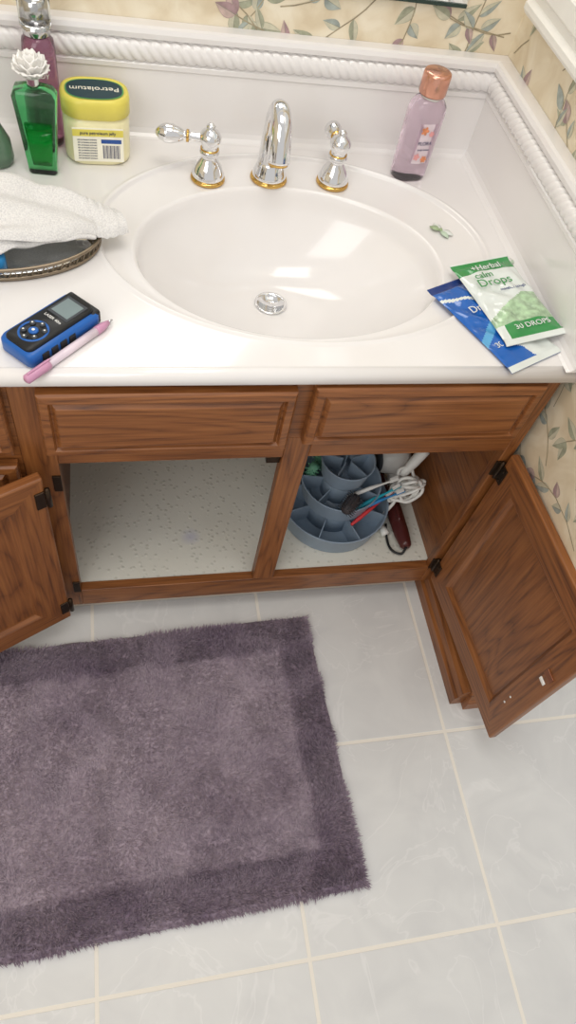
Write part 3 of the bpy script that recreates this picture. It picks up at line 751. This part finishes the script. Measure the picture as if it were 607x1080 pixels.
# hair dryer with white bundled cord hanging in front of it
g=grp('hair_dryer',(.548,.856,OB))
tube('barrel',[(-.035,0,.082),(-.030,0,.082),(0,0,.084),(.016,.0,.084),(.028,0,.084)],[.026,.030,.036,.034,.024],M_whitepl,g,seg=28)
tube('nozzle_ring',[(-.040,0,.082),(-.032,0,.082)],.027,M_grey,g,seg=28)
tube('handle',[(.012,0,.060),(.014,-.006,.030),(.016,-.01,.0005)],[.016,.015,.014],M_whitepl,g,seg=18)
tube('folding_handle',[(-.016,-.075,.122),(.008,-.060,.145),(.030,-.045,.165)],[.008,.011,.012],M_whitepl,g,seg=16,smoothn=3)
rc=random.Random(4); cpts=[]
for k in range(60):
    a=k*.80; r=.030+.009*math.sin(k*1.7)+rc.uniform(-.005,.005)
    cpts.append(Vector((-.004+r*math.cos(a)*.85,-.092+r*.7*math.sin(a)*math.cos(.3*k),.088+.0005*k+r*.85*math.sin(a*.97+1))))
tube('cord',[(.012,-.01,.01),(.004,-.03,.03)]+[tuple(p) for p in cpts]+[(-.020,-.100,.07),(-.034,-.108,.04),(-.040,-.115,.012),(-.036,-.122,.005)],.0036,M_whitepl,g,seg=8,smoothn=4)
tube('plug',[(-.036,-.122,.007),(-.032,-.142,.008)],[.007,.0085],M_whitepl,g,seg=14)

# ------------------------------------------------------------------ bath rug (shag)
g=grp('bath_rug',(.3545,.343,0),(0,0,math.radians(2.3)))
RW,RD=.86,.504
nx,ny=86,50; vs=[];fs=[]
def wobx(t): return .004*mnoise.noise(Vector((t*14,0,3)))
for i in range(nx+1):
    for j in range(ny+1):
        x=-RW*(1-i/nx); y=(-.5+j/ny)*RD
        x+=wobx(y)*(i/nx); y+=wobx(x+5)*abs(2*j/ny-1)
        dx=min(-x,RW+x); dy=RD/2-abs(y)
        z=.010+.006*(1-math.exp(-max(0,min(dx,dy))/.012))+.0015*mnoise.noise(Vector((x*25,y*25,0)))
        vs.append((x,y,z))
for i in range(nx):
    for j in range(ny):
        a=i*(ny+1)+j; fs.append((a,a+ny+1,a+ny+2,a+1))
def mat_rug():
    m,nt,b=new_mat('plum_shag')
    geo=N(nt,'ShaderNodeTexCoord'); geo.object=g
    sep=N(nt,'ShaderNodeSeparateXYZ'); L(nt,geo.outputs['Object'],sep.inputs[0])
    no=N(nt,'ShaderNodeTexNoise'); no.inputs['Scale'].default_value=6; no.inputs['Detail'].default_value=7; no.inputs['Roughness'].default_value=.66; L(nt,geo.outputs['Object'],no.inputs['Vector'])
    n2=N(nt,'ShaderNodeTexNoise'); n2.inputs['Scale'].default_value=140; n2.inputs['Detail'].default_value=2; L(nt,geo.outputs['Object'],n2.inputs['Vector'])
    ay=N(nt,'ShaderNodeMath',operation='ABSOLUTE'); L(nt,sep.outputs[1],ay.inputs[0])
    dy=N(nt,'ShaderNodeMath',operation='SUBTRACT'); dy.inputs[0].default_value=RD/2; L(nt,ay.outputs[0],dy.inputs[1])
    dx=N(nt,'ShaderNodeMath',operation='MULTIPLY'); dx.inputs[1].default_value=-1; L(nt,sep.outputs[0],dx.inputs[0])
    mn=N(nt,'ShaderNodeMath',operation='MINIMUM'); L(nt,dx.outputs[0],mn.inputs[0]); L(nt,dy.outputs[0],mn.inputs[1])
    wv=N(nt,'ShaderNodeMath',operation='MULTIPLY_ADD'); wv.inputs[1].default_value=.02; L(nt,no.outputs['Fac'],wv.inputs[0]); L(nt,mn.outputs[0],wv.inputs[2])
    mr=N(nt,'ShaderNodeMapRange'); mr.inputs[1].default_value=.074; mr.inputs[2].default_value=.088; L(nt,wv.outputs[0],mr.inputs[0])
    mm=N(nt,'ShaderNodeMath',operation='MULTIPLY'); mm.inputs[1].default_value=.19; L(nt,mr.outputs[0],mm.inputs[0])
    a1=N(nt,'ShaderNodeMath',operation='ADD'); L(nt,no.outputs['Fac'],a1.inputs[0]); L(nt,mm.outputs[0],a1.inputs[1])
    s2=N(nt,'ShaderNodeMath',operation='MULTIPLY_ADD'); s2.inputs[1].default_value=.5; s2.inputs[2].default_value=-.25; L(nt,n2.outputs['Fac'],s2.inputs[0])
    a2=N(nt,'ShaderNodeMath',operation='ADD'); L(nt,a1.outputs[0],a2.inputs[0]); L(nt,s2.outputs[0],a2.inputs[1])
    cr=N(nt,'ShaderNodeValToRGB'); e=cr.color_ramp.elements
    e[0].position=.3;e[0].color=srgb(116,99,118);e[1].position=.88;e[1].color=srgb(178,163,174)
    L(nt,a2.outputs[0],cr.inputs['Fac']); L(nt,cr.outputs['Color'],b.inputs['Base Color'])
    b.inputs['Roughness'].default_value=.85; b.inputs['Sheen Weight'].default_value=.15
    return m
M_rug=mat_rug()
rug=mesh('pile',vs,fs,M_rug,smooth=True,parent=g)
md=rug.modifiers.new('base','SOLIDIFY'); md.thickness=.009; md.offset=-1
rb=random.Random(12); tv=[];tf=[]
def tuft(x,y,z,h,lx,ly,w):
    a=rb.uniform(0,pi); ox,oy=math.cos(a)*w,math.sin(a)*w; b=len(tv)
    mx_,my_=lx*.45,ly*.45
    tv.extend([(x-ox,y-oy,z),(x+ox,y+oy,z),(x+mx_+ox*.9,y+my_+oy*.9,z+h*.65),(x+mx_-ox*.9,y+my_-oy*.9,z+h*.65),(x+lx,y+ly,z+h)])
    tf.append((b,b+1,b+2,b+3)); tf.append((b+3,b+2,b+4))
for _ in range(150000):
    x=-RW*rb.random(); y=(rb.random()-.5)*RD
    dx=min(-x,RW+x); dy=RD/2-abs(y); ind=min(dx,dy)
    inner_=ind>.068
    lean=mnoise.noise(Vector((x*9,y*9,2)))*pi*2; ln=.0040
    hh=(.0050 if inner_ else .0075)*rb.uniform(.6,1.15)
    lx=ln*math.cos(lean)+rb.gauss(0,.002); ly=ln*math.sin(lean)+rb.gauss(0,.002)
    if ind<.008:
        if -x<.008: lx+=.004
        if RW+x<.008: lx-=.004
        if dy<.008: ly+=.004*(1 if y>0 else -1)
        hh*=rb.uniform(.2,1)
    tuft(x,y,.009+.006*(1-math.exp(-max(0,ind)/.012)),hh,lx,ly,.0009)
me=bpy.data.meshes.new('shag_tufts'); me.from_pydata(tv,[],tf); me.materials.append(M_rug)
o=bpy.data.objects.new('shag_tufts',me); link(o,g)

# ------------------------------------------------------------------ lights
w=bpy.data.worlds.new('World'); S.world=w; w.use_nodes=True
bg=w.node_tree.nodes['Background']; bg.inputs['Color'].default_value=(1,.98,.955,1); bg.inputs['Strength'].default_value=.69
def area(name,loc,target,size,power,col=(1,1,1),sy=None):
    l=bpy.data.lights.new(name,'AREA'); l.energy=power; l.color=col; l.size=size
    if sy: l.shape='RECTANGLE'; l.size_y=sy
    o=bpy.data.objects.new(name,l); o.location=loc
    o.rotation_euler=(Vector(target)-Vector(loc)).to_track_quat('-Z','Y').to_euler(); COL.objects.link(o)
area('ceiling_light',(.15,.35,2.35),(.2,.6,0),.7,10.5,(1,.955,.89))
area('daylight_from_room',(-.9,-.7,1.9),(.2,.7,.5),1.1,12,(1,.985,.97))

# ------------------------------------------------------------------ camera
X=Vector((.97523,-.04571,.21641)); D=Vector((-.15606,.55112,.81970)); Yv=D.cross(X).normalized()
X=(X-D*X.dot(D)).normalized()
if Yv.z<0: Yv=-Yv
eu=Vector((X[0],Yv[0],-D[0])); ev=Vector((X[1],Yv[1],-D[1])); ew=Vector((X[2],Yv[2],-D[2]))
R=Matrix((eu,-ev,-ew)).transposed()
cam=bpy.data.cameras.new('Camera'); cam.sensor_fit='VERTICAL'; cam.sensor_height=36; cam.lens=751.1/1080*36; cam.clip_start=.02
co=bpy.data.objects.new('Camera',cam); co.matrix_world=Matrix.Translation((0,0,1.33))@R.to_4x4(); COL.objects.link(co)
S.camera=co
S.view_settings.view_transform='Standard'
